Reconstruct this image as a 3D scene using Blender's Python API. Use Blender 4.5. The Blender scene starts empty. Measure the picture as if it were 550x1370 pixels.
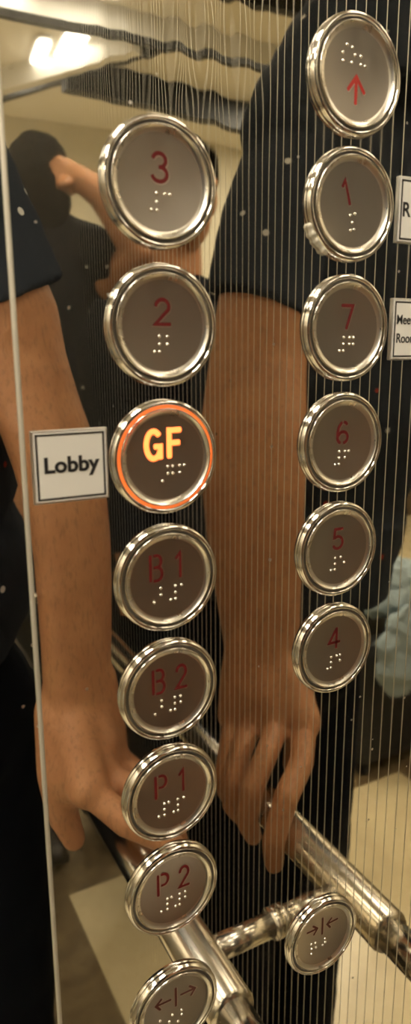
import bpy, bmesh, math, random
from mathutils import Vector, Matrix
random.seed(7)
S = bpy.context.scene
COL = S.collection
PI = math.pi
MM = 0.001
# real room, metres: x to the right wall, y towards the mirrored control wall (y = 0), z up, floor z = 0
XR = 0.174            # right wall
BZ = 1.401            # height of the upper left button centre
def pz(Y): return BZ - Y * MM     # millimetres below that centre -> height

# ------------------------------------------------------------------ materials
def mat(name, base=(.5, .5, .5), rough=.5, metal=0., emit=None, estr=0., spec=.5):
    m = bpy.data.materials.new(name); m.use_nodes = True
    b = m.node_tree.nodes['Principled BSDF']
    b.inputs['Base Color'].default_value = (*base, 1)
    b.inputs['Roughness'].default_value = rough
    b.inputs['Metallic'].default_value = metal
    b.inputs['Specular IOR Level'].default_value = spec
    if emit:
        b.inputs['Emission Color'].default_value = (*emit, 1)
        b.inputs['Emission Strength'].default_value = estr
    return m
class G:
    """tiny node helper"""
    def __init__(s, m): s.m = m; s.n = m.node_tree.nodes; s.l = m.node_tree.links; s.b = s.n['Principled BSDF']
    def add(s, t, **k):
        n = s.n.new(t)
        for a, v in k.items(): setattr(n, a, v)
        return n
    def put(s, sock, v):
        if hasattr(v, 'is_output') or isinstance(v, bpy.types.NodeSocket): s.l.new(v, sock)
        else: sock.default_value = v
    def math(s, op, a, b=0., c=0.):
        n = s.add('ShaderNodeMath', operation=op)
        s.put(n.inputs[0], a); s.put(n.inputs[1], b); s.put(n.inputs[2], c)
        return n.outputs[0]
    def obj(s):
        return s.add('ShaderNodeTexCoord').outputs['Object']
    def xyz(s, v):
        n = s.add('ShaderNodeSeparateXYZ'); s.l.new(v, n.inputs[0]); return n.outputs
    def scale(s, v, sc):
        n = s.add('ShaderNodeMapping'); s.l.new(v, n.inputs[0]); n.inputs['Scale'].default_value = sc; return n.outputs[0]
    def noise(s, v, sc, det=3., rough=.5):
        n = s.add('ShaderNodeTexNoise'); s.l.new(v, n.inputs['Vector'])
        n.inputs['Scale'].default_value = sc; n.inputs['Detail'].default_value = det; n.inputs['Roughness'].default_value = rough
        return n.outputs['Fac']
    def ramp(s, f, stops):
        n = s.add('ShaderNodeValToRGB'); s.l.new(f, n.inputs[0]); e = n.color_ramp.elements
        while len(e) < len(stops): e.new(.5)
        for k, (p, c) in enumerate(stops):
            e[k].position = p; e[k].color = (c, c, c, 1) if isinstance(c, (int, float)) else (*c, 1)
        return n.outputs[0]
    def mix(s, f, a, b):
        n = s.add('ShaderNodeMix', data_type='RGBA')
        s.put(n.inputs[0], f); s.put(n.inputs[6], a if not isinstance(a, tuple) else (*a, 1)); s.put(n.inputs[7], b if not isinstance(b, tuple) else (*b, 1))
        return n.outputs[2]
    def bump(s, h, dist=1., strength=1.):
        n = s.add('ShaderNodeBump'); s.l.new(h, n.inputs['Height'])
        n.inputs['Distance'].default_value = dist; n.inputs['Strength'].default_value = strength
        s.l.new(n.outputs[0], s.b.inputs['Normal']); return n

def mirror_front():
    m = mat('polished_steel_front', (.81, .795, .755), .02, 1.)
    g = G(m); v = g.obj(); x, y, z = g.xyz(v)
    # greasy finger smears and fine dust
    sm = g.ramp(g.noise(g.scale(v, (1, 1, .5)), 26, 5, .6), [(.52, 0.), (.75, 1.)])
    vor = g.add('ShaderNodeTexVoronoi'); g.l.new(v, vor.inputs['Vector']); vor.inputs['Scale'].default_value = 230
    pick = g.math('GREATER_THAN', g.xyz(vor.outputs['Color'])[0], .95)
    spot = g.math('MULTIPLY', g.math('LESS_THAN', g.math('ADD', vor.outputs['Distance'], g.math('MULTIPLY', g.noise(v, 700, 2.), .3)), .27), pick)
    g.l.new(g.math('ADD', g.math('MULTIPLY_ADD', sm, .045, .012), g.math('MULTIPLY', spot, .28)), g.b.inputs['Roughness'])
    g.l.new(g.mix(spot, (.81, .795, .755), (.66, .64, .60)), g.b.inputs['Base Color'])
    # gentle oil-canning of the sheet, stronger where it is strained above the upper button
    low = g.math('MULTIPLY', g.noise(g.scale(v, (1.6, 1, .6)), 9, 1.), 0.7e-5)
    dx = g.math('DIVIDE', g.math('SUBTRACT', x, .010), .030)
    dz = g.math('DIVIDE', g.math('SUBTRACT', z, 1.462), .042)
    r2 = g.math('ADD', g.math('MULTIPLY', dx, dx), g.math('MULTIPLY', dz, dz))
    mask = g.math('POWER', 2.718, g.math('MULTIPLY', r2, -1.))
    wav = g.math('MULTIPLY', g.math('MULTIPLY', g.noise(g.scale(v, (3.2, 1, .8)), 26, 1.), mask), 1.7e-4)
    g.bump(g.math('ADD', low, wav), 1.)
    return m
def mirror_side():
    m = mat('etched_mirror_steel', (.74, .70, .62), .03, 1.)
    g = G(m); v = g.obj(); x, y, z = g.xyz(v)
    t = g.math('FRACT', g.math('DIVIDE', g.math('ADD', y, 10.0007), .0083))
    line = g.math('LESS_THAN', t, .09)
    g.l.new(g.math('MULTIPLY_ADD', line, .42, .025), g.b.inputs['Roughness'])
    g.l.new(g.math('SUBTRACT', 1., g.math('MULTIPLY', line, .45)), g.b.inputs['Metallic'])
    g.l.new(g.mix(line, (.74, .70, .62), (.50, .46, .36)), g.b.inputs['Base Color'])
    g.bump(g.math('MULTIPLY', g.noise(g.scale(v, (1, 1.5, .5)), 5, 1.), 0.9e-5), 1.)
    return m
def brushed(name, base, rough, sc=(900, 900, 40)):
    m = mat(name, base, rough, 1.); g = G(m); v = g.obj()
    n = g.noise(g.scale(v, sc), 1., 2.)
    n2 = g.noise(v, 55, 3.)
    g.l.new(g.math('ADD', g.math('MULTIPLY_ADD', n, .16, rough - .1), g.math('MULTIPLY', n2, .08)), g.b.inputs['Roughness'])
    g.bump(g.math('MULTIPLY', n, 4e-6), 1.)
    return m
def chrome(name='chrome', base=(.86, .85, .83), rough=.07, amp=1.2e-5, sc=420):
    m = mat(name, base, rough, 1.); g = G(m); v = g.obj()
    g.bump(g.math('MULTIPLY', g.noise(v, sc, 2.), amp), 1.)
    return m
def skin_mat():
    m = mat('skin', (.46, .25, .14), .5); g = G(m); v = g.obj()
    n = g.noise(v, 30, 5, .62); n2 = g.noise(v, 7, 2.)
    vor = g.add('ShaderNodeTexVoronoi'); g.l.new(v, vor.inputs['Vector']); vor.inputs['Scale'].default_value = 34
    mole = g.math('MULTIPLY', g.math('LESS_THAN', vor.outputs['Distance'], .05), g.math('GREATER_THAN', g.xyz(vor.outputs['Color'])[1], .93))
    c = g.mix(n, (.31, .125, .05), (.62, .33, .145))
    c = g.mix(g.math('MULTIPLY', n2, .45), c, (.56, .24, .14))
    hair = g.ramp(g.noise(g.scale(v, (1, 1, .28)), 330, 2., .6), [(.52, 0.), (.68, .5)])
    c = g.mix(hair, c, (.26, .13, .07)); c = g.mix(mole, c, (.10, .04, .02))
    g.l.new(c, g.b.inputs['Base Color'])
    g.bump(g.math('ADD', g.math('MULTIPLY', g.noise(v, 130, 4., .6), .0009), g.math('MULTIPLY', g.noise(v, 22, 3.), .006)), 1., .8)
    g.b.inputs['Subsurface Weight'].default_value = .05
    g.b.inputs['Subsurface Radius'].default_value = (.008, .003, .002)
    return m
def shirt_mat(name, base, flecks):
    m = mat(name, base, .9, spec=.05); g = G(m); v = g.obj()
    vor = g.add('ShaderNodeTexVoronoi'); g.l.new(v, vor.inputs['Vector']); vor.inputs['Scale'].default_value = flecks
    cr = g.xyz(vor.outputs['Color'])
    f = g.math('MULTIPLY', g.math('LESS_THAN', vor.outputs['Distance'], .13), g.math('GREATER_THAN', cr[1], .62))
    fc = g.mix(g.math('GREATER_THAN', cr[0], .78), (.75, .75, .72), (.45, .06, .04))
    g.l.new(g.mix(f, base, fc), g.b.inputs['Base Color'])
    g.bump(g.math('MULTIPLY', g.noise(v, 14, 4.), .012), 1., .6)
    return m
def stone(name, a, b, sc=5., rough=.35, contrast=(.35, .65)):
    m = mat(name, a, rough); g = G(m); v = g.obj()
    n = g.noise(v, sc, 8, .65)
    g.l.new(g.mix(g.ramp(n, [(contrast[0], 0.), (contrast[1], 1.)]), a, b), g.b.inputs['Base Color'])
    g.l.new(g.math('MULTIPLY_ADD', n, .2, rough - .1), g.b.inputs['Roughness'])
    return m

M = dict(
    front=mirror_front(), side=mirror_side(),
    face=brushed('brushed_button_steel', (.44, .40, .35), .31),
    slope=brushed('satin_slope_steel', (.80, .77, .70), .27, (300, 300, 300)),
    rimm=chrome('polished_cap_rim', (.80, .77, .70), .16, 4e-6, 300),
    bezel=chrome('chrome_bezel', (.84, .83, .80), .08, 9e-6, 650),
    rail=mat('rail_steel', (.76, .73, .67), .20, 1.),
    edge=mat('sheet_edge_steel', (.50, .47, .40), .5, .4),
    groove=mat('dark_gasket', (.05, .045, .04), .5),
    lens=mat('unlit_ring_lens', (.16, .145, .12), .4),
    glow=mat('lit_amber_ring', (.9, .3, .08), .4, emit=(1., .17, .03), estr=.9),
    glowtext=mat('lit_amber_legend', (1, .35, .1), .4, emit=(1., .20, .045), estr=2.6),
    red=mat('engraved_red_paint', (.13, .010, .010), .6, spec=.25),
    redb=mat('bright_red_paint', (.42, .022, .015), .42),
    brown=mat('dark_red_brown_paint', (.09, .02, .012), .5),
    glint=chrome('edge_glint_steel', (.74, .68, .60), .28, 1e-6),  # pale steel standing in for the highlight along engraved edges
    dot=mat('bright_braille_bead', (.95, .93, .86), .16, .9),
    plate=mat('silver_laminate', (.78, .78, .75), .42, 0.), black=mat('black_print', (.012, .012, .012), .5),
    alu=brushed('sign_edge_aluminium', (.80, .80, .78), .3),
    skin=skin_mat(),
    shirt=shirt_mat('navy_shirt_with_flecks', (.034, .041, .054), 38),
    shirt2=shirt_mat('black_shirt', (.008, .009, .013), 34),
    trouser=mat('near_black_denim', (.006, .008, .013), .9, spec=.08),
    hair=mat('black_hair', (.003, .0025, .002), .8, spec=0.), shoe=mat('black_leather', (.012, .010, .009), .4),
    tile=stone('beige_marble', (.80, .69, .44), (.60, .50, .31), 9., .28, (.3, .75)),
    border=stone('brown_marble', (.10, .07, .037), (.23, .17, .09), 16., .3),
    lobbywall=stone('cream_stone_wall', (.68, .62, .47), (.56, .51, .38), 2., .5),
    dado=stone('brown_stone_dado', (.09, .065, .04), (.16, .115, .07), 6., .4),
    ceil=mat('off_white_ceiling', (.78, .74, .64), .8), lam=mat('satin_steel_cladding', (.60, .55, .45), .30, .9),
    frame=mat('dark_bronze_frame', (.012, .012, .010), .5, spec=.2),
    lamp=mat('lamp_diffuser', (1, 1, 1), .5, emit=(1., .89, .71), estr=30.),
    spot=mat('downlight_lens', (1, 1, 1), .5, emit=(1., .82, .58), estr=26.),
    lampl=mat('lobby_lamp_diffuser', (1, 1, 1), .5, emit=(1., .95, .85), estr=16.),
    lampfill=mat('added_lobby_fill', (1, 1, 1), .5, emit=(1., .93, .79), estr=42.),  # for the two fill lights added to brighten the lobby
    white=mat('white_enamel', (.7, .68, .62), .4),
    case=mat('black_nylon_case', (.012, .012, .014), .6), blue=mat('pale_blue_cotton', (.30, .38, .42), .9),
    phone=mat('black_phone_glass', (.01, .01, .012), .15), glue=mat('clear_glue', (.65, .62, .52), .25),
)
# ------------------------------------------------------------------ mesh helpers
def finish(name, bm, m, parent=None, smooth=True, bevel=0.):
    bmesh.ops.recalc_face_normals(bm, faces=bm.faces)
    me = bpy.data.meshes.new(name); bm.to_mesh(me); bm.free()
    if smooth:
        for p in me.polygons: p.use_smooth = True
    for mm in (m if isinstance(m, (list, tuple)) else [m]): me.materials.append(mm)
    o = bpy.data.objects.new(name, me); COL.objects.link(o)
    if parent: o.parent = parent
    if bevel:
        b = o.modifiers.new('bevel', 'BEVEL'); b.width = bevel; b.segments = 2; b.limit_method = 'ANGLE'
    return o
def box(bm, x0, x1, y0, y1, z0, z1):
    vs = [bm.verts.new((x, y, z)) for x in (x0, x1) for y in (y0, y1) for z in (z0, z1)]
    for f in ((0, 1, 3, 2), (4, 6, 7, 5), (0, 4, 5, 1), (2, 3, 7, 6), (0, 2, 6, 4), (1, 5, 7, 3)):
        bm.faces.new([vs[i] for i in f])
def boxobj(name, x0, x1, y0, y1, z0, z1, m, parent=None, bevel=0.):
    bm = bmesh.new(); box(bm, x0, x1, y0, y1, z0, z1)
    return finish(name, bm, m, parent, smooth=False, bevel=bevel)
def lathe(bm, prof, n=96, cap=True):
    """profile (radius mm, height mm) turned about the local y axis; height points to -y (out of the panel)"""
    rings = []
    for r, h in prof:
        if r < 1e-6: rings.append([bm.verts.new((0, -h * MM, 0))])
        else: rings.append([bm.verts.new((r * MM * math.cos(2 * PI * i / n), -h * MM, r * MM * math.sin(2 * PI * i / n))) for i in range(n)])
    for a, b in zip(rings[:-1], rings[1:]):
        for i in range(n):
            j = (i + 1) % n
            if len(b) == 1: bm.faces.new((a[i], a[j], b[0]))
            elif len(a) == 1: bm.faces.new((a[0], b[j], b[i]))
            else: bm.faces.new((a[i], a[j], b[j], b[i]))
def tube(bm, pts, rad, n=24, caps=True):
    pts = [Vector(p) for p in pts]; rr = rad if isinstance(rad, (list, tuple)) else [rad] * len(pts)
    rings = []; up = None
    for i, p in enumerate(pts):
        d = (pts[min(i + 1, len(pts) - 1)] - pts[max(i - 1, 0)]).normalized()
        if up is None: up = d.orthogonal().normalized()
        up = (up - d * up.dot(d)).normalized(); s = d.cross(up)
        rings.append([bm.verts.new(p + rr[i] * (math.cos(2 * PI * k / n) * up + math.sin(2 * PI * k / n) * s)) for k in range(n)])
    for a, b in zip(rings[:-1], rings[1:]):
        for k in range(n): bm.faces.new((a[k], a[(k + 1) % n], b[(k + 1) % n], b[k]))
    if caps: bm.faces.new(rings[0]); bm.faces.new(rings[-1])
def sphere(bm, c, r, sc=(1, 1, 1), rot=None, u=16, v=10):
    mt = Matrix.Translation(c) @ (rot.to_4x4() if rot else Matrix.Identity(4)) @ Matrix.Diagonal((*[r * k for k in sc], 1))
    bmesh.ops.create_uvsphere(bm, u_segments=u, v_segments=v, radius=1, matrix=mt)
def capsule(bm, a, b, ra, rb, sa=1., n=18, flat=(False, False)):
    """tapered limb piece; overlapping pieces are merged by a voxel remesh"""
    a = Vector(a); b = Vector(b)
    bmm = bmesh.new(); tube(bm, [a, b], [ra, rb], n)
    bmm.free()
    if not flat[0]: sphere(bm, a, ra, u=n, v=12)
    if not flat[1]: sphere(bm, b, rb, u=n, v=12)
def loft(bm, rings, n=32):
    """horizontal elliptical rings: (centre, long radius, short radius, long-axis angle, tilt)"""
    rr = []
    for c, a, b, ang, tilt in rings:
        c = Vector(c); ux = Vector((math.cos(ang), math.sin(ang), 0)); uy = Vector((-math.sin(ang), math.cos(ang), 0)); r = []
        for k in range(n):
            p = c + ux * a * math.cos(2 * PI * k / n) + uy * b * math.sin(2 * PI * k / n)
            p.z += (p.x - c.x) * tilt; r.append(bm.verts.new(p))
        rr.append(r)
    for a, b in zip(rr[:-1], rr[1:]):
        for k in range(n): bm.faces.new((a[k], a[(k + 1) % n], b[(k + 1) % n], b[k]))
    bm.faces.new(rr[0]); bm.faces.new(rr[-1])
def ellip(bm, c, rx, ry, rz): sphere(bm, c, 1., (rx, ry, rz), u=28, v=18)
def fused(name, bm, m, parent, vox, smooth=4, disp=0., dscale=.1):
    o = finish(name, bm, m, None)
    r = o.modifiers.new('fuse', 'REMESH'); r.mode = 'VOXEL'; r.voxel_size = vox; r.use_smooth_shade = True
    s = o.modifiers.new('soft', 'SMOOTH'); s.iterations = smooth; s.factor = .5
    if disp:
        t = bpy.data.textures.new(name + '_folds', 'CLOUDS'); t.noise_scale = dscale; t.noise_depth = 2
        d = o.modifiers.new('folds', 'DISPLACE'); d.texture = t; d.strength = disp; d.mid_level = .5; d.texture_coords = 'LOCAL'
    dg = bpy.context.evaluated_depsgraph_get()
    me = bpy.data.meshes.new_from_object(o.evaluated_get(dg))
    old = o.data; o.modifiers.clear(); o.data = me; bpy.data.meshes.remove(old); me.name = name
    for p in me.polygons: p.use_smooth = True
    o.parent = parent
    return o
def tag(o, label, cat, group=None):
    o['label'] = label; o['category'] = cat
    if group: o['group'] = group
    return o
def thing(name, label, cat, loc=(0, 0, 0), group=None):
    o = bpy.data.objects.new(name, None); COL.objects.link(o); o.location = loc; o.empty_display_size = .02
    return tag(o, label, cat, group)
def struct(o): o['kind'] = 'structure'; return o

# ------------------------------------------------------------------ the lift car and the lobby behind
struct(boxobj('wall_front', -1.45, -.0477, 0, .02, 0, 2.35, M['front']))
fp = struct(boxobj('wall_front', -.0468, XR, -.0004, .02, 0, 2.35, M['front']))
fp.name = 'wall_front_control_panel'
bm = bmesh.new()                                                           # rounded sheet edge of the control panel
tube(bm, [(-.0470, -.0003, 0), (-.0470, -.0003, 2.35)], .0008, 10)
struct(finish('trim_1', bm, M['edge']))
struct(boxobj('wall_right', XR, XR + .02, -1.6, .02, 0, 2.35, M['side']))
struct(boxobj('wall_left', -1.47, -1.45, -1.6, .02, 0, 2.35, M['lam']))
struct(boxobj('ceiling', -1.45, XR, -1.6, 0, 2.35, 2.37, M['ceil']))
bm = bmesh.new(); box(bm, -1.063, .054, -1.278, -.14, -.02, 0)
struct(finish('floor', bm, M['tile'], smooth=False))
bm = bmesh.new()
box(bm, -1.45, -1.063, -1.60, 0, -.02, 0); box(bm, .054, XR, -1.60, 0, -.02, 0)
box(bm, -1.063, .054, -.14, 0, -.02, 0); box(bm, -1.063, .054, -1.60, -1.278, -.02, 0)
o = struct(finish('floor', bm, M['border'], smooth=False)); o.name = 'floor_border'
o = struct(boxobj('floor', -4.2, 2.6, -4.0, -1.6, -.02, 0, M['tile'])); o.name = 'floor_lobby'
o = struct(boxobj('ceiling', -4.2, 2.6, -4.0, -1.62, 2.62, 2.64, M['ceil'])); o.name = 'ceiling_lobby'
o = struct(boxobj('wall', -4.2, 2.6, -4.02, -4.0, .62, 2.62, M['lobbywall'])); o.name = 'wall_back'
o = struct(boxobj('baseboard', -4.2, 2.6, -4.03, -3.98, 0, .62, M['dado'])); o.name = 'baseboard_back'
o = struct(boxobj('wall', -4.22, -4.2, -4.0, -1.6, 0, 2.62, M['lobbywall'])); o.name = 'wall_lobby_left'
o = struct(boxobj('wall', 2.6, 2.62, -4.0, -1.6, 0, 2.62, M['lobbywall'])); o.name = 'wall_lobby_right'
bm = bmesh.new(); box(bm, XR, 2.6, -1.62, -1.6, 0, 2.62); box(bm, -4.2, -1.45, -1.62, -1.6, 0, 2.62); box(bm, -1.45, XR, -1.62, -1.6, 2.35, 2.62)
o = struct(finish('wall', bm, M['lobbywall'], smooth=False)); o.name = 'wall_door_side'
bm = bmesh.new(); box(bm, -1.45, XR, -1.62, -1.60, 2.105, 2.122)
o = struct(finish('door', bm, M['frame'], smooth=False)); o.name = 'door_1'

for k, (a, b, w_, h_, m_) in enumerate((((-.80, -2.72), (-.20, -3.75), .05, .09, 'white'), ((-.92, -2.72), (-.38, -3.75), .03, .06, 'frame'), ((-1.6, -2.60), (.8, -2.60), .05, .10, 'white'), ((-1.8, -3.30), (-.62, -3.12), .07, .13, 'frame'), ((-1.9, -2.2), (-.5, -2.2), .04, .06, 'frame'))):
    A = Vector((*a, 0)); B = Vector((*b, 0)); n_ = Vector((-(B - A).y, (B - A).x, 0)).normalized() * w_ / 2
    bm = bmesh.new(); q = [A - n_, A + n_, B + n_, B - n_]
    lo = [bm.verts.new((p.x, p.y, 2.62 - h_)) for p in q]; hi = [bm.verts.new((p.x, p.y, 2.62)) for p in q]
    bm.faces.new(lo); bm.faces.new(hi)
    for i in range(4): bm.faces.new((lo[i], lo[(i + 1) % 4], hi[(i + 1) % 4], hi[i]))
    o = struct(finish('trim', bm, M[m_], smooth=False)); o.name = 'trim_%d' % (k + 2)

# ------------------------------------------------------------------ control panel buttons
PITCH = 42.547; COLW = 74.76
def rowY(r):
    return {0: -41.418, 8: PITCH * 6 + 56.654}.get(r, PITCH * (r - 1))
BEZ = [(19.2, 0), (19.3, .1), (19.35, .8), (19.25, 1.5), (18.95, 2.1), (18.5, 2.5), (18.1, 2.6), (17.75, 2.5), (17.5, 2.2), (17.4, 1.8), (17.38, .5)]
LENS = [(17.38, .5), (17.38, 1.15), (17.3, 1.2), (16.6, 1.2), (16.52, 1.15), (16.5, .5)]
CAP = [(16.5, .5), (16.5, 2.3), (16.42, 2.55), (16.25, 2.68), (16.05, 2.65), (15.95, 2.55)]
SLOPE = [(15.95, 2.55), (15.85, 2.42), (15.2, 1.95), (14.6, 1.68), (14.3, 1.62), (14.2, 1.6)]
DISC = [(14.2, 1.6), (14.1, 1.58), (0, 1.58)]
def strokes(bm, lines, w, h, n=12):
    """flat rounded strokes, millimetres (x right, y down) lying on height h; each stroke is one mitred ribbon"""
    for li, ln in enumerate(lines):
        hh = h + li * .012; P = [Vector(p) for p in ln]
        P = [p for k, p in enumerate(P) if k == 0 or (p - P[k - 1]).length > .02]
        left, rightv = [], []
        for k, p in enumerate(P):
            d0 = (p - P[k - 1]).normalized() if k else (P[1] - p).normalized()
            d1 = (P[k + 1] - p).normalized() if k < len(P) - 1 else d0
            nrm = Vector((-(d0 + d1).y, (d0 + d1).x))
            nrm = nrm.normalized() if nrm.length > .2 else Vector((-d0.y, d0.x))
            m = min(2.2, 1 / max(.3, nrm.dot(Vector((-d0.y, d0.x)))))
            left.append(p + nrm * w / 2 * m); rightv.append(p - nrm * w / 2 * m)
        mk = lambda q: bm.verts.new((q.x * MM, -hh * MM, -q.y * MM))
        A = [mk(q) for q in left]; B = [mk(q) for q in rightv]
        for k in range(len(P) - 1): bm.faces.new((A[k], A[k + 1], B[k + 1], B[k]))
        for c, a, b, out in ((P[0], A[0], B[0], P[0] - P[1]), (P[-1], A[-1], B[-1], P[-1] - P[-2])):
            o = out.normalized() * w * .22; s_ = Vector((-o.y, o.x)).normalized() * w * .27
            q = [c + o + s_, c + o - s_]
            va = Vector((a.co.x / MM, -a.co.z / MM))
            if (q[0] - va).length > (q[1] - va).length: q.reverse()
            bm.faces.new((a, mk(q[0]), mk(q[1]), b))
def arc(cx, cy, rx, ry, a0, a1, n=14):
    return [(cx + rx * math.cos(math.radians(a0 + (a1 - a0) * k / n)), cy + ry * math.sin(math.radians(a0 + (a1 - a0) * k / n))) for k in range(n + 1)]
# glyphs in a 1 x 1 box (x right, y down), angles clockwise on screen
GL = {
 '3': [arc(.46, .26, .36, .25, -165, 90), arc(.46, .75, .42, .26, -90, 165)],
 '2': [arc(.48, .29, .38, .27, -175, 30) + [(.06, .97), (.94, .97)]],
 '1': [[(.18, .24), (.52, .02), (.52, 1.)]],
 '7': [[(.06, .02), (.92, .02), (.45, 1.)]],
 '6': [arc(.52, .30, .38, .28, -35, -80, 6), [(.40, .03), (.16, .25), (.08, .55), (.10, .75)] + arc(.48, .72, .40, .26, 170, 110, 6), arc(.52, .72, .38, .26, 80, -160, 14)],
 '5': [[(.86, .02), (.22, .02), (.16, .44)] + arc(.46, .68, .40, .30, -125, 150)],
 '4': [[(.66, 1.), (.66, .02), (.62, .02), (.05, .70), (.95, .70)]],
 'B': [[(.08, 0.), (.08, 1.)], [(.34, .02), (.58, .02)] + arc(.58, .25, .30, .23, -90, 90, 8) + [(.34, .48)], [(.58, .48)] + arc(.60, .74, .34, .26, -90, 90, 8) + [(.32, 1.)]],
 'P': [[(.08, 0.), (.08, 1.)], [(.36, .02), (.58, .02)] + arc(.58, .28, .34, .26, -90, 90, 8) + [(.36, .54)]],
 'G': [arc(.50, .50, .42, .48, -45, -315 + 0, 22)[0:1] + arc(.50, .50, .42, .48, -48, -330, 22) + [(.88, .56), (.56, .56)], [(.88, .56), (.88, .98)]],
 'F': [[(.12, 1.), (.12, .02), (.92, .02)], [(.12, .48), (.82, .48)]],
}
def place(ch, x0, y0, w, h, rot=0.):
    out = []
    for ln in GL[ch]:
        l = []
        for x, y in ln:
            X, Y = x0 + x * w, y0 + y * h
            if rot:
                cx, cy = x0 + w / 2, y0 + h / 2; c, s = math.cos(rot), math.sin(rot)
                X, Y = cx + (X - cx) * c - (Y - cy) * s, cy + (X - cx) * s + (Y - cy) * c
            l.append((X, Y))
        out.append(l)
    return out
BR = {'a': (1,), 'b': (1, 2), 'c': (1, 4), 'd': (1, 4, 5), 'e': (1, 5), 'f': (1, 2, 4), 'g': (1, 2, 4, 5), 'p': (1, 2, 3, 4), '#': (3, 4, 5, 6), '^': (6,)}
def cell(ch, x, y, dx=1.8, dy=2.4):
    return [(x + (dx if d > 3 else 0), y + dy * ((d - 1) % 3)) for d in BR[ch]]
def single(ch): return cell('#', -3.4, 3.3) + cell(ch, 1.2, 3.3)
ARROW_UP = [[(-.4, 9.0), (-.4, .9)], [(-3.9, 5.0), (-.4, .6), (3.3, 5.2)]]
def arrow(x0, x1, y0, y1):   # head at x1
    dx = x1 - x0; s = 1 if dx > 0 else -1
    return [[(x0, y0), (x1, y1)], [(x1 - s * 2.6, y1 - 2.3), (x1, y1), (x1 - s * 2.0, y1 + 2.7)]]
def dbl(a, b): return place(a, -7.0, -9.1, 5.0, 9.2) + place(b, 2.2, -9.1, 4.8, 9.2)
BTN = [
 ('3', 0, 1, 'Large round steel lift button engraved with a red 3, top of the left column', place('3', -3.2, -8.3, 6.0, 8.0), 1.25, 'red', single('c')),
 ('2', 0, 2, 'Round steel lift button engraved with a red 2, directly below the 3 button', place('2', -3.2, -8.3, 6.0, 8.0), 1.25, 'red', single('b')),
 ('GF', 0, 3, 'Lit round lift button with glowing orange GF and orange ring beside the Lobby sign', place('G', -7.6, -9.2, 6.3, 9.4) + place('F', .6, -9.3, 5.2, 9.2), 1.75, 'glowtext', cell('^', -3.3, 3.1) + cell('g', .6, 3.1) + cell('f', 5.0, 3.1)),
 ('B1', 0, 4, 'Round steel lift button engraved B1 in dark red, just below the lit GF button', dbl('B', '1'), 1.15, 'red', cell('^', -7.3, 3.1) + cell('b', -2.9, 3.1) + cell('#', .9, 3.1) + cell('a', 5.1, 3.1)),
 ('B2', 0, 5, 'Round steel lift button engraved B2 in dark red, between the B1 and P1 buttons', dbl('B', '2'), 1.15, 'red', cell('^', -7.9, 3.2) + cell('b', -3.5, 3.2) + cell('#', .0, 3.2) + cell('b', 4.1, 3.2)),
 ('P1', 0, 6, 'Round steel lift button engraved P1 in dark red, below the B2 button', dbl('P', '1'), 1.15, 'red', cell('^', -7.4, 3.1) + cell('p', -3.3, 3.1) + cell('#', .5, 3.1) + cell('a', 4.8, 3.1)),
 ('P2', 0, 7, 'Round steel lift button engraved P2 in dark red, below the P1 button', dbl('P', '2'), 1.15, 'red', cell('^', -7.3, 2.8) + cell('p', -2.9, 2.8) + cell('#', .6, 2.8) + cell('b', 4.9, 2.8)),
 ('open', 0, 8, 'Door-open lift button with two arrows pointing away from a bar, at the bottom edge', arrow(-2.2, -8.9, -5.2, -5.3) + arrow(2.2, 8.8, -5.3, -5.3) + [[(0, -9.8), (0, -.9)]], 1.1, 'brown', [(-7.2, 2.7), (-3.2, 5.3), (-1.7, 2.6), (.8, 7.2), (2.5, 4.7), (-3.4, 7.6), (-7.2, 5.2), (2.5, 2.4)]),
 ('up', 1, 0, 'Round steel lift button with a bright red upward arrow, topmost of the right column', ARROW_UP, 1.3, 'redb', [(-5.1, -8.4), (-2.7, -7.9), (-6.7, -5.8), (-6.5, -3.3), (-2.8, -3.3), (-1.4, -5.8), (1.1, -5.8), (1.2, -3.3), (3.1, -3.1)]),
 ('1', 1, 1, 'Round steel lift button with a crooked red 1 and glue on its rim', place('1', -4.9, -8.2, 5.0, 8.4, -.30), 1.2, 'red', [(-.7, 3.6), (1.4, 2.9), (.2, 5.9), (-.4, 8.6), (1.1, 8.2)]),
 ('7', 1, 2, 'Round steel lift button engraved with a red 7, beside the Meeting Room sign', place('7', -3.2, -8.3, 6.0, 8.4), 1.25, 'red', single('g')),
 ('6', 1, 3, 'Round steel lift button engraved with a red stencilled 6, between the 7 and 5 buttons', place('6', -3.2, -8.2, 6.0, 8.4), 1.25, 'red', single('f')),
 ('5', 1, 4, 'Round steel lift button engraved with a red 5, between the 6 and 4 buttons', place('5', -3.3, -8.6, 6.0, 8.3), 1.2, 'red', single('e')),
 ('4', 1, 5, 'Round steel lift button engraved with a dark red 4, below the 5 button', place('4', -3.3, -8.9, 6.2, 8.6), 1.2, 'red', single('d')),
 ('close', 1, 8, 'Door-close lift button with two arrows pointing at a bar, lowest of the right column', arrow(-9.2, -3.4, -5.8, -5.8) + arrow(8.2, 2.0, -6.0, -5.7) + [[(-.6, -10.2), (-.6, -1.4)]], 1.1, 'brown', [(-6.6, 1.4), (-6.4, 6.6), (-4.3, 1.6), (-.2, 4.7), (1.1, 1.7), (-6.4, 3.9), (-3.9, 4.2), (1.3, 4.0)]),
]
def shared(name, prof, n=128):
    bm = bmesh.new(); lathe(bm, prof, n); bmesh.ops.recalc_face_normals(bm, faces=bm.faces)
    me = bpy.data.meshes.new(name); bm.to_mesh(me); bm.free()
    for p in me.polygons: p.use_smooth = True
    return me
me_s = shared('dished_slope', SLOPE); me_s.materials.append(M['slope'])
me_b, me_l, me_c, me_d = shared('bezel', BEZ), shared('light_ring', LENS), shared('cap_rim', CAP), shared('button_face', DISC)
me_b.materials.append(M['bezel']); me_c.materials.append(M['rimm']); me_d.materials.append(M['face'])
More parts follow.
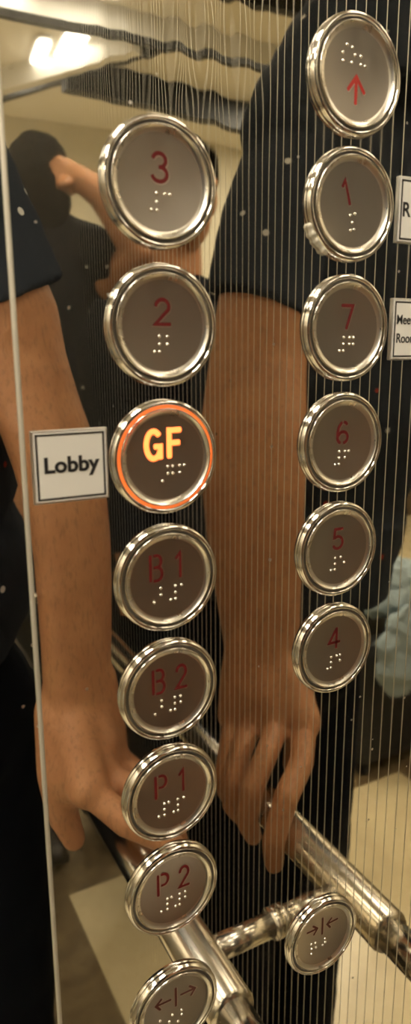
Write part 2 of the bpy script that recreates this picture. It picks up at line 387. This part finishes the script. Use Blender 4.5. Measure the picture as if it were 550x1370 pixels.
me_l2 = me_l.copy(); me_l.materials.append(M['lens']); me_l2.materials.append(M['glow'])
for key, c, r, label, gl, w, col, dots in BTN:
    b = thing('lift_button', label, 'button', (c * COLW * MM, -.0004, pz(rowY(r))), 'round floor buttons on the mirrored panel')
    for nm, me in (('bezel', me_b), ('light_ring', me_l2 if key == 'GF' else me_l), ('cap_rim', me_c), ('dished_slope', me_s), ('button_face', me_d)):
        o = bpy.data.objects.new(nm, me); COL.objects.link(o); o.parent = b
        if key == 'GF' and nm == 'light_ring': o['label'] = 'glowing orange ring'
    bm = bmesh.new(); strokes(bm, [[(x + .12, y + .12) for x, y in l] for l in gl], w + .28, 1.60)  # lighter ribbon shifted down and right imitates the glint on an engraved edge
    e = finish('edge_glint_ribbon', bm, M['glint'] if key != 'GF' else M['glow'], None, smooth=False)
    bm = bmesh.new(); strokes(bm, gl, w, 1.66)
    t = finish('engraved_legend' if key not in ('up', 'open', 'close') else 'engraved_arrow', bm, M[col], b, smooth=False)
    e.parent = t
    if key == 'GF': t['label'] = 'glowing orange letters GF'
    bm = bmesh.new()
    for x, y in dots: sphere(bm, (x * MM, -1.62 * MM, -y * MM), .62 * MM, u=12, v=8)
    finish('braille_dots', bm, M['dot'], b)
    if key == '1':
        bm = bmesh.new()
        for k in range(9):
            a = math.radians(205 + k * 4.0)
            sphere(bm, (19.6 * MM * math.cos(a), -.8 * MM, 19.6 * MM * math.sin(a)), (1.0 + .7 * random.random()) * MM)
        g_ = fused('dried_glue', bm, M['glue'], b, .00025, 2)

# ------------------------------------------------------------------ signs stuck to the panel
def text(name, s, size, x, z, y, m, parent, off=0., sx=1., align='LEFT'):
    cu = bpy.data.curves.new(name, 'FONT'); cu.body = s; cu.size = size; cu.offset = off; cu.extrude = .00006; cu.align_x = align
    o = bpy.data.objects.new(name, cu); COL.objects.link(o)
    dg = bpy.context.evaluated_depsgraph_get(); dg.update()
    me = bpy.data.meshes.new_from_object(o.evaluated_get(dg)); bpy.data.objects.remove(o)
    me.transform(Matrix.Diagonal((sx, 1, 1, 1))); me.transform(Matrix.Rotation(PI / 2, 4, 'X'))
    me.materials.clear(); me.materials.append(m)
    t = bpy.data.objects.new(name, me); COL.objects.link(t); t.parent = parent; t.location = (x, y, z)
    return t
def sign(label, X0, X1, Y0, Y1, rows):
    cx, cz = (X0 + X1) / 2 * MM, pz((Y0 + Y1) / 2); w, h = (X1 - X0) / 2 * MM, (Y1 - Y0) / 2 * MM
    s = thing('wall_sign', label, 'sign', (cx, -.0004, cz), 'small square floor signs')
    boxobj('sign_plate', -w, w, -.0009, 0, -h, h, M['alu'], s, bevel=.0002)
    boxobj('sign_face', -w + .0006, w - .0006, -.00105, -.0008, -h + .0006, h - .0006, M['plate'], s)
    bm = bmesh.new(); i, t = .0011, .00065
    for a in ((-w + i, w - i, -h + i, -h + i + t), (-w + i, w - i, h - i - t, h - i), (-w + i, -w + i + t, -h + i, h - i), (w - i - t, w - i, -h + i, h - i)):
        box(bm, a[0], a[1], -.00112, -.001, a[2], a[3])
    finish('sign_border', bm, M['black'], s, smooth=False)
    for st, size, dx, dz, off, sx, al in rows:
        text('sign_lettering', st, size, dx, dz, -.0011, M['black'], s, off, sx, al)
    return s
sign('Square silver sign reading Lobby in black, left of the lit GF button', -44.6, -20.2, 73.9, 96.8, [('Lobby', .0068, 0, -.0017, .00022, 1.06, 'CENTER')])
sign('Silver sign with a black letter R, beside the button with the crooked 1', 97.0, 121.4, -12.2, 11.0, [('R', .0070, -.0103, -.0022, .00016, .95, 'LEFT')])
sign('Silver sign reading Meeting Room in two lines, right of the 7 button', 97.0, 121.4, 31.0, 54.2, [('Meeting', .0050, -.0101, .0020, .00007, .84, 'LEFT'), ('Room', .0050, -.0099, -.0050, .00007, .84, 'LEFT')])

# ------------------------------------------------------------------ handrail on the right wall
rl = thing('handrail', 'round steel handrail on the side wall, seen reflected under the resting hand', 'handrail', (.102, -.125, .901))
bm = bmesh.new(); tube(bm, [(0, 0, 0), (0, -.003, 0), (0, -1.02, 0)], [.0165, .018, .018], 48); finish('rail_tube', bm, M['rail'], rl)
bm = bmesh.new(); tube(bm, [(0, .085, 0), (0, -.01, 0)], [.0138, .0138], 40); finish('rail_end_spigot', bm, M['rail'], rl)
for yy in (-.0535, -.90):
    bm = bmesh.new(); tube(bm, [(.012, yy, 0), (.071, yy, 0)], .0098, 32); k = finish('rail_bracket', bm, M['rail'], rl)
    bm = bmesh.new(); tube(bm, [(.0655, yy, 0), (.0718, yy, 0)], .0125, 32); finish('bracket_collar', bm, M['rail'], k)

# ------------------------------------------------------------------ people
_V = Vector
def head(bm, c, s=1., f=1):
    c = _V(c); Vector = lambda t: _V((t[0], t[1] * f, t[2]))
    ellip(bm, c + Vector((0, -.008, .02)) * s, .078 * s, .095 * s, .105 * s)
    ellip(bm, c + Vector((0, .012, -.05)) * s, .058 * s, .075 * s, .075 * s)
    capsule(bm, c + Vector((0, .085, .01)) * s, c + Vector((0, .108, -.022)) * s, .010 * s, .016 * s)
    for k in (-1, 1):
        ellip(bm, c + Vector((k * .080, -.005, -.005)) * s, .011 * s, .022 * s, .034 * s)
        ellip(bm, c + Vector((k * .032, .080, .012)) * s, .017 * s, .014 * s, .012 * s)
    ellip(bm, c + Vector((0, .082, -.058)) * s, .026 * s, .014 * s, .010 * s)
    capsule(bm, c + Vector((0, -.02, -.06)) * s, c + Vector((0, -.03, -.17)) * s, .056 * s, .062 * s)
def chain(bm, pts, rs):
    for (a, ra), (b, rb) in zip(zip(pts, rs), list(zip(pts, rs))[1:]): capsule(bm, a, b, ra, rb, n=14)

# photographer: stands behind the camera facing the panel, right hand on the rail, left hand holds the phone
ph = thing('person', 'person in navy fleck-print T-shirt resting a bare arm on the handrail, mirrored large', 'person', (-.12, -.60, 0))
O = Vector((-.12, -.60, 0))
def L(*p): return Vector(p) - O
bm = bmesh.new()
WR = (.0745, -.364, 1.055); AX = -PI / 4
loft(bm, [(L(-.008, -.447, 1.54), .045, .045, AX, 0), (L(.026, -.434, 1.44), .047, .047, AX, 0), (L(.041, -.421, 1.39), .048, .047, AX, 0), (L(.0456, -.420, 1.350), .051, .047, AX, 0),
  (L(.057, -.407, 1.315), .053, .038, AX, 0), (L(.067, -.394, 1.285), .055, .031, AX, 0), (L(.073, -.3855, 1.255), .0555, .0285, AX, 0), (L(.0778, -.3775, 1.22), .054, .028, AX, 0),
  (L(.0791, -.3718, 1.18), .0515, .0275, AX, 0), (L(.0784, -.3692, 1.14), .0485, .0275, AX, 0), (L(.0767, -.3662, 1.10), .045, .0275, AX, 0), (L(.0745, -.364, 1.06), .0415, .0275, AX, 0),
  (L(.0730, -.360, 1.03), .041, .026, AX, 0)])
# palm: four metacarpals from the wrist to the knuckles
KN = [(.060, -.303, .985), (.078, -.322, .980), (.094, -.345, .975), (.104, -.368, .972)]
for k, kn in enumerate(KN):
    st = (WR[0] - .014 + .010 * k, WR[1] + .006 - .003 * k, WR[2] - .004)
    chain(bm, [L(*st), L(*[(a + b) / 2 for a, b in zip(st, kn)]), L(*kn)], [.022, .0212, .0182])
FI = [
 [KN[0], (.083, -.274, .962), (.113, -.256, .946), (.131, -.249, .910), (.1300, -.249, .886)],
 [KN[1], (.107, -.298, .968), (.131, -.287, .942), (.137, -.286, .908), (.130, -.286, .890)],
 [KN[2], (.119, -.325, .961), (.135, -.316, .934), (.137, -.315, .908), (.129, -.315, .893)],
 [KN[3], (.124, -.345, .955), (.135, -.334, .931), (.135, -.332, .912), (.129, -.332, .900)]]
for f, r in zip(FI, (.0120, .0116, .0110, .0100)):
    chain(bm, [L(*p) for p in f], [r * 1.12, r * 1.02, r, r * .93, r * .80])
chain(bm, [L(.052, -.352, 1.035), L(.044, -.335, .985), L(.045, -.333, .945), L(.053, -.330, .918)], [.0225, .0195, .0145, .0110])
ellip(bm, L(.058, -.330, .988), .026, .026, .034); ellip(bm, L(.080, -.345, 1.0), .024, .03, .034)
# other arm up to the phone
capsule(bm, L(-.27, -.45, 1.55), L(-.37, -.42, 1.30), .050, .045); capsule(bm, L(-.37, -.42, 1.30), L(-.24, -.295, 1.30), .045, .028)
PH = (-.165, -.262, 1.315)
capsule(bm, L(-.24, -.295, 1.30), L(-.19, -.272, 1.30), .027, .026)
for k in range(4):
    z = 1.275 + .021 * k
    chain(bm, [L(-.185, -.268, z), L(-.168, -.256, z), L(-.164, -.240, z), L(-.163, -.228, z)], [.0125, .010, .0092, .0078])
chain(bm, [L(-.19, -.268, 1.335), L(-.170, -.262, 1.372), L(-.150, -.256, 1.385)], [.015, .0115, .0088])
head(bm, L(-.14, -.43, 1.895))
capsule(bm, L(-.13, -.475, 1.76), L(-.12, -.50, 1.60), .052, .06)
ellip(bm, L(-.13, -.50, 1.45), .13, .06, .17)
fused('body', bm, M['skin'], None, .0032, 5).parent = ph
bm = bmesh.new()                                                            # hair
ellip(bm, L(-.14, -.447, 1.937), .084, .098, .092)
fused('hair', bm, M['hair'], ph, .006, 2, .012, .03)
bm = bmesh.new()                                                            # T-shirt
ellip(bm, L(-.135, -.495, 1.45), .170, .115, .20); ellip(bm, L(-.10, -.51, 1.28), .172, .118, .20); ellip(bm, L(-.085, -.53, 1.13), .165, .122, .15)
tube(bm, [L(-.085, -.53, 1.15), L(-.080, -.535, 1.045)], [.14, .135], 28)
tube(bm, [L(-.12, -.47, 1.62), L(-.125, -.47, 1.735)], [.10, .066], 28)
for s in (-1, 1): capsule(bm, L(-.12 + s * .045, -.465, 1.655), L(-.128 + s * .105, -.455, 1.575), .060, .060)
loft(bm, [(L(-.045, -.455, 1.585), .060, .060, 0, 0), (L(-.006, -.448, 1.53), .060, .060, 0, 0), (L(.020, -.438, 1.46), .0575, .057, 0, .2), (L(.040, -.424, 1.392), .0555, .0555, 0, .42)])
sphere(bm, L(-.035, -.455, 1.565), .064)
tube(bm, [L(-.26, -.45, 1.57), L(-.325, -.435, 1.41)], [.070, .064], 28)
sphere(bm, L(-.26, -.45, 1.57), .070)
fused('t_shirt', bm, M['shirt'], ph, .0045, 2, .008, .07)
bm = bmesh.new()                                                            # trousers
for s in (-1, 1):
    x = -.064 + s * .068
    tube(bm, [L(x, -.55, .98), L(x, -.555, .80), L(x, -.55, .52), L(x, -.56, .10), L(x, -.56, .045)], [.078, .078, .070, .062, .062], 28)
ellip(bm, L(-.064, -.55, .96), .142, .115, .13)
fused('trousers', bm, M['trouser'], ph, .007, 3, .010, .08)
for s in (-1, 1):
    bm = bmesh.new(); x = -.064 + s * .070
    ellip(bm, L(x, -.50, .045), .048, .125, .042); ellip(bm, L(x, -.565, .07), .043, .06, .05)
    box(bm, *[v for v in ((L(x, 0, 0).x - .042), (L(x, 0, 0).x + .042), L(0, -.62, 0).y, L(0, -.385, 0).y, .0, .025)])
    fused('shoe', bm, M['shoe'], ph, .005, 4)
# the phone he holds just behind the lens
t = thing('phone', 'black phone held up in front of the panel', 'phone', (-.115, -.228, 1.315))
boxobj('phone_body', -.037, .037, -.004, .004, -.078, .078, M['phone'], t, bevel=.003)
bm = bmesh.new(); tube(bm, [(.019, .0035, .036), (.019, .006, .036)], .006, 24); finish('phone_camera_ring', bm, M['rail'], t)

def bystander(label, px, py, hz, hs, arms, skin_vox=.005, hairc='hair', f=1, td=0.):
    """standing figure; px, py feet, hz head centre height; arms(bm) adds the two bare arms"""
    global O
    t = thing('person', label, 'person', (px, py, 0)); O = Vector((px, py, 0)); d = hz - 1.74 + td
    bm = bmesh.new(); head(bm, L(px, py, hz), hs, f); arms(bm)
    fused('body', bm, M['skin'], t, skin_vox, 4)
    bm = bmesh.new(); ellip(bm, L(px, py - .012 * f, hz + .035), .088 * hs, .102 * hs, .095 * hs); ellip(bm, L(px, py - .035 * f, hz - .03), .084 * hs, .075, .09)
    fused('hair', bm, M[hairc], t, .007, 2, .010, .03)
    bm = bmesh.new()
    ellip(bm, L(px, py, 1.37 + d), .185, .108, .22); ellip(bm, L(px, py, 1.14 + d), .165, .108, .24)
    for s in (-1, 1): capsule(bm, L(px + s * .05, py, 1.515 + d), L(px + s * .12, py, 1.49 + d), .055, .064)
    return t, bm, d
def legs(t, px, py, d):
    bm = bmesh.new()
    for s in (-1, 1):
        x = px + s * .085; tube(bm, [L(x, py, 1.0 + d), L(x, py, .52), L(x, py, .06)], [.09, .075, .068], 24)
    ellip(bm, L(px, py, .97 + d), .160, .105, .12)
    fused('trousers', bm, M['trouser'], t, .008, 3)
    for s in (-1, 1):
        bm = bmesh.new(); x = px + s * .09; ellip(bm, L(x, py + .04, .045), .046, .12, .044); box(bm, s * .09 - .04, s * .09 + .04, -.06, .14, 0, .025)
        fused('shoe', bm, M['shoe'], t, .006, 4)
def arms_a(bm):
    capsule(bm, L(-.15, -1.44, 1.50), L(-.225, -1.29, 1.565), .046, .042)
    capsule(bm, L(-.225, -1.29, 1.565), L(-.150, -1.33, 1.70), .040, .036); capsule(bm, L(-.150, -1.33, 1.70), L(-.085, -1.37, 1.750), .036, .024)
    for k in range(4): chain(bm, [L(-.085, -1.37, 1.765 - .018 * k), L(-.060, -1.36, 1.77 - .018 * k), L(-.045, -1.365, 1.76 - .018 * k)], [.013, .010, .008])
    chain(bm, [L(-.09, -1.37, 1.74), L(-.07, -1.345, 1.72), L(-.055, -1.345, 1.715)], [.014, .011, .009])
    capsule(bm, L(.10, -1.44, 1.48), L(.105, -1.40, 1.20), .048, .042); capsule(bm, L(.105, -1.40, 1.20), L(.09, -1.32, .99), .040, .028)
    for k in range(4): chain(bm, [L(.075 + .012 * k, -1.31, .96), L(.073 + .012 * k, -1.30, .91), L(.073 + .012 * k, -1.29, .88)], [.013, .010, .008])
    chain(bm, [L(.08, -1.30, .98), L(.065, -1.285, .945), L(.068, -1.28, .92)], [.014, .011, .009])
t, bm, d = bystander('tall black-haired bystander facing away with one bare arm raised, mirrored at upper left', -.035, -1.46, 1.735, .80, arms_a, f=-1, td=.11)
tube(bm, [L(-.12, -1.45, 1.58), L(-.185, -1.34, 1.57)], [.075, .056], 24); tube(bm, [L(.085, -1.44, 1.60), L(.102, -1.42, 1.33)], [.060, .056], 24)
fused('t_shirt', bm, M['shirt2'], t, .007, 3, .010, .09); legs(t, -.035, -1.44, d - .11); t.location.y -= .07
def arms_b(bm):
    for s in (-1, 1):
        x = -.235 + s * .175
        capsule(bm, L(x, -1.17, 1.38), L(x + s * .015, -1.15, 1.14), .036, .034); capsule(bm, L(x + s * .015, -1.15, 1.14), L(x, -1.08, .93), .033, .026)
        for k in range(4): chain(bm, [L(x - .02 + .013 * k, -1.09, .90), L(x - .02 + .013 * k, -1.08, .85), L(x - .02 + .013 * k, -1.07, .82)], [.013, .010, .008])
        chain(bm, [L(x - s * .02, -1.08, .92), L(x - s * .035, -1.065, .885), L(x - s * .03, -1.06, .86)], [.014, .011, .009])
t, bm, d = bystander('bystander in a plain black top whose head is hidden behind the 3 button', -.235, -1.17, 1.665, .92, arms_b)
for s in (-1, 1): tube(bm, [L(-.235 + s * .14, -1.17, 1.43), L(-.235 + s * .175, -1.17, 1.36), L(-.235 + s * .19, -1.15, 1.14), L(-.235 + s * .175, -1.085, .95)], [.062, .060, .056, .044], 24)
fused('long_sleeved_top', bm, M['shirt2'], t, .007, 3, .010, .09); legs(t, -.235, -1.17, d)

# dark suitcase with a pale blue jacket thrown over it
sc = thing('suitcase', 'dark suitcase standing on the floor in the distance, mirrored right of the 4 button', 'suitcase', (-1.09, -1.42, 0))
o = boxobj('case_body', -.19, .19, -.13, .13, .03, .475, M['case'], sc, bevel=.05)
for x in (-.14, .14):
    for y in (-.09, .09):
        bm = bmesh.new(); tube(bm, [(x - .012, y, .021), (x + .012, y, .021)], .021, 20); finish('wheel', bm, M['case'], sc)
bm = bmesh.new(); tube(bm, [(-.08, -.118, .42), (-.08, -.21, .78), (.08, -.21, .78), (.08, -.118, .42)], .010, 12); finish('pull_handle', bm, M['case'], sc)
bm = bmesh.new(); ellip(bm, (0, 0, .0), .21, .15, .07); ellip(bm, (.08, .185, -.13), .11, .03, .15); ellip(bm, (-.10, .185, -.08), .09, .03, .10); ellip(bm, (.0, .02, .06), .12, .1, .05)
jk = fused('jacket', bm, M['blue'], None, .007, 3, .05, .06); jk.location = (-1.09, -1.42, .585)
tag(jk, 'pale blue jacket crumpled on top of the dark suitcase, mirrored at the right edge', 'jacket')

# ------------------------------------------------------------------ lamps
lab = {(-.95, -.45): 'near the left wall, front half', (-.35, -.35): 'closest to the control panel', (-.95, -1.2): 'near the left wall, rear half', (-.30, -1.15): 'nearest the open doorway'}
for (x, y), w in lab.items():
    t = thing('ceiling_light', 'square warm ceiling light of the lift car, ' + w, 'light', (x, y, 2.35), 'ceiling lights of the lift car')
    bm = bmesh.new()
    for a in ((-.16, .16, -.16, -.145), (-.16, .16, .145, .16), (-.16, -.145, -.145, .145), (.145, .16, -.145, .145)): box(bm, a[0], a[1], a[2], a[3], -.012, 0)
    finish('light_frame', bm, M['white'], t, smooth=False)
    boxobj('light_diffuser', -.145, .145, -.145, .145, -.008, -.001, M['lamp'], t)
def lobby_light(x, y, rx, ry, label, rot=0., lm='lampl'):
    t = thing('lobby_light', label, 'light', (x, y, 2.62), 'lobby ceiling lights'); t.rotation_euler.z = rot
    for nm, k, z0, z1, m in (('light_trim', 1.0, -.015, 0, 'white'), ('light_diffuser', .88, -.022, -.002, lm)):
        bm = bmesh.new(); a = []; b = []
        for i in range(40):
            th = 2 * PI * i / 40; c, s = math.cos(th), math.sin(th); q = .45
            px, py = math.copysign(abs(c) ** q, c) * rx * k, math.copysign(abs(s) ** q, s) * ry * k
            a.append(bm.verts.new((px, py, z0))); b.append(bm.verts.new((px, py, z1)))
        bm.faces.new(a); bm.faces.new(b)
        for i in range(40): bm.faces.new((a[i], a[(i + 1) % 40], b[(i + 1) % 40], b[i]))
        finish(nm, bm, M[m], t, smooth=False)
lobby_light(-.605, -2.98, .055, .20, 'long bright lobby ceiling light, largest of the mirrored ones at upper left', -.12)
lobby_light(-.500, -3.06, .035, .15, 'narrow lobby ceiling light just left of the largest mirrored one', -.12)
lobby_light(-.48, -3.48, .05, .20, 'farthest lobby ceiling light, mirrored at the left edge', -.1)
lobby_light(-.52, -2.35, .12, .17, 'wide lobby ceiling light, mirrored at the top edge above the dark door header')
lobby_light(-.26, -2.42, .06, .17, 'lobby ceiling light mirrored in the upper left corner')
lobby_light(-2.0, -2.9, .3, .4, 'added broad fill light on the lobby ceiling, well left of the lift doorway', 0., 'lampfill')  # added fill, lifts the lobby walls and ceiling
lobby_light(1.0, -2.9, .3, .4, 'added broad fill light on the lobby ceiling, well right of the lift doorway', 0., 'lampfill')  # second added fill, on the other side of the doorway

w = bpy.data.worlds.new('dim_air'); S.world = w; w.use_nodes = True
w.node_tree.nodes['Background'].inputs[0].default_value = (1, .9, .75, 1); w.node_tree.nodes['Background'].inputs[1].default_value = .05

# ------------------------------------------------------------------ camera (pose solved from the button rings)
Rm = ((0.88255706, 0.00516155, -0.47017698), (-0.11077359, 0.97407741, -0.19723692), (0.45697073, 0.22615603, 0.86025066))
W = lambda v: Vector((v[0], v[2], -v[1]))
right, up, back = W(Rm[0]), -W(Rm[1]), -W(Rm[2])
cam = bpy.data.cameras.new('camera'); co = bpy.data.objects.new('camera', cam); COL.objects.link(co)
mw = Matrix((right, up, back)).transposed().to_4x4(); mw.translation = (-.09606524, -.21087701, BZ - .05059255)
co.matrix_world = mw
cam.sensor_fit = 'VERTICAL'; cam.sensor_height = 24.; cam.sensor_width = 24.
cam.lens = 924.574 / 1370 * 24
cam.clip_start = .005; cam.clip_end = 50
cam.dof.use_dof = True; cam.dof.focus_distance = .34; cam.dof.aperture_fstop = 8.5
S.camera = co
S.cycles.max_bounces = 12; S.cycles.glossy_bounces = 10; S.cycles.diffuse_bounces = 4
S.cycles.caustics_reflective = True; S.cycles.use_denoising = True; S.cycles.sample_clamp_indirect = 6.
S.view_settings.view_transform = 'Standard'; S.view_settings.look = 'None'
S.view_settings.gamma = 1.; S.view_settings.use_curve_mapping = False; S.view_settings.exposure = 0.
